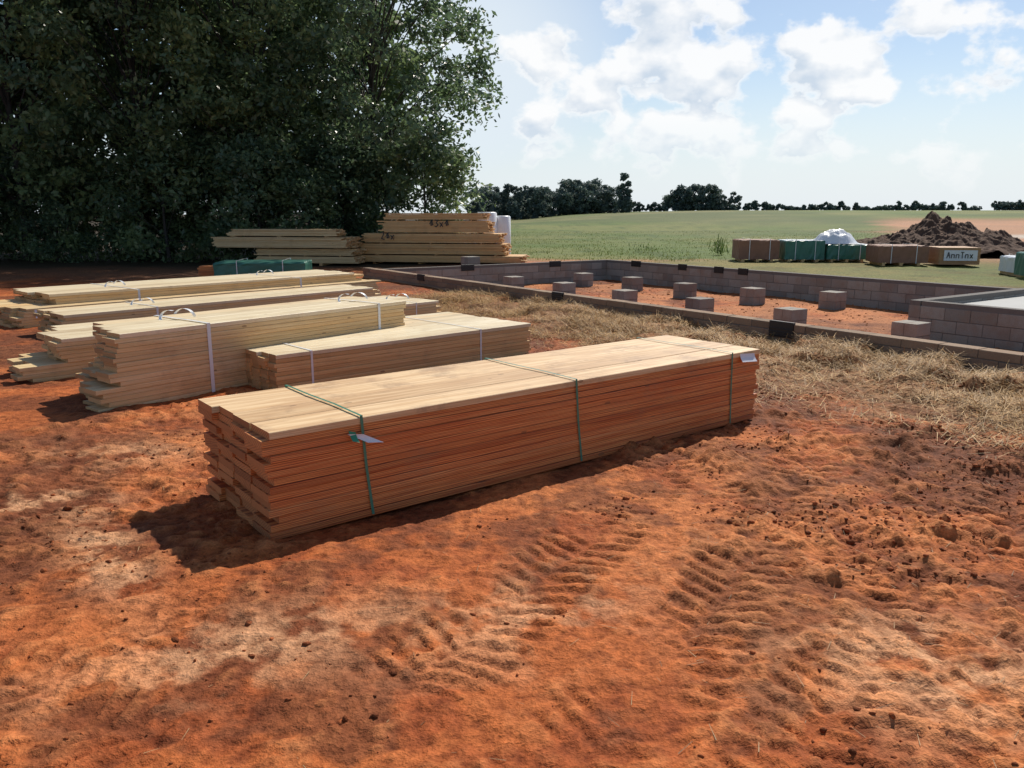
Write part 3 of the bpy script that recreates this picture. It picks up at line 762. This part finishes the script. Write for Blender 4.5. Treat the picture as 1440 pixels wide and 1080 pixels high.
d0b=noise(nt,gen,36.,4,.58,(1,1,1.3),.0)
d0c=math_(nt,'ADD',math_(nt,'ADD',math_(nt,'MULTIPLY',d0,1.1),-.05),math_(nt,'MULTIPLY',math_(nt,'SUBTRACT',d0b,.5),.26))
dd=math_(nt,'ADD',d0c,blob)
mask=maprange(nt,dd,.63,.76)
# self-shading: compare density a little further toward the sun (up/right)
av=N(nt,'ShaderNodeVectorMath',operation='ADD'); nt.links.new(gen,av.inputs[0]); av.inputs[1].default_value=(.006,0,.018)
d1b=noise(nt,av.outputs[0],13.,4,.5,(1,1,1.5),.0)
lit=math_(nt,'ADD',math_(nt,'MULTIPLY',math_(nt,'SUBTRACT',d0,d1b),4.5),.62,clamp=True)
lit=math_(nt,'MAXIMUM',lit,maprange(nt,dd,.78,.70))
cc=mix(nt,lit,(.62,.71,.82),(1.0,1.0,1.0))
sepz=N(nt,'ShaderNodeSeparateXYZ'); nt.links.new(gen,sepz.inputs[0])
hz_glow=maprange(nt,sepz.outputs[2],0,.19,.88,.0)
hz_glow=math_(nt,'MAXIMUM',hz_glow,near_dir(650,110,.05,.27,.9,0))  # plus a white glow painted into the sky beside the tree edge
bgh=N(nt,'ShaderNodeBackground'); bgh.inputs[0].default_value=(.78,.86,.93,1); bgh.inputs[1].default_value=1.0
bgc=N(nt,'ShaderNodeBackground'); nt.links.new(cc,bgc.inputs[0]); bgc.inputs[1].default_value=1.0
m1=N(nt,'ShaderNodeMixShader'); nt.links.new(hz_glow,m1.inputs[0]); nt.links.new(bg.outputs[0],m1.inputs[1]); nt.links.new(bgh.outputs[0],m1.inputs[2])
cm=math_(nt,'MULTIPLY',mask,math_(nt,'MULTIPLY',.92,math_(nt,'MULTIPLY',sepz.outputs[2],9,clamp=True)))
m2=N(nt,'ShaderNodeMixShader'); nt.links.new(cm,m2.inputs[0]); nt.links.new(m1.outputs[0],m2.inputs[1]); nt.links.new(bgc.outputs[0],m2.inputs[2])
nt.links.new(m2.outputs[0],out.inputs[0])

cam=bpy.data.cameras.new('camera'); cam.sensor_width=36; cam.lens=28.25; cam.clip_end=5000
co=bpy.data.objects.new('camera',cam); scene.collection.objects.link(co); co.location=(0,0,1.6); co.rotation_euler=(math.radians(90-12),0,0)
scene.camera=co
scene.view_settings.view_transform='Standard'; scene.view_settings.look='None'; scene.view_settings.exposure=0
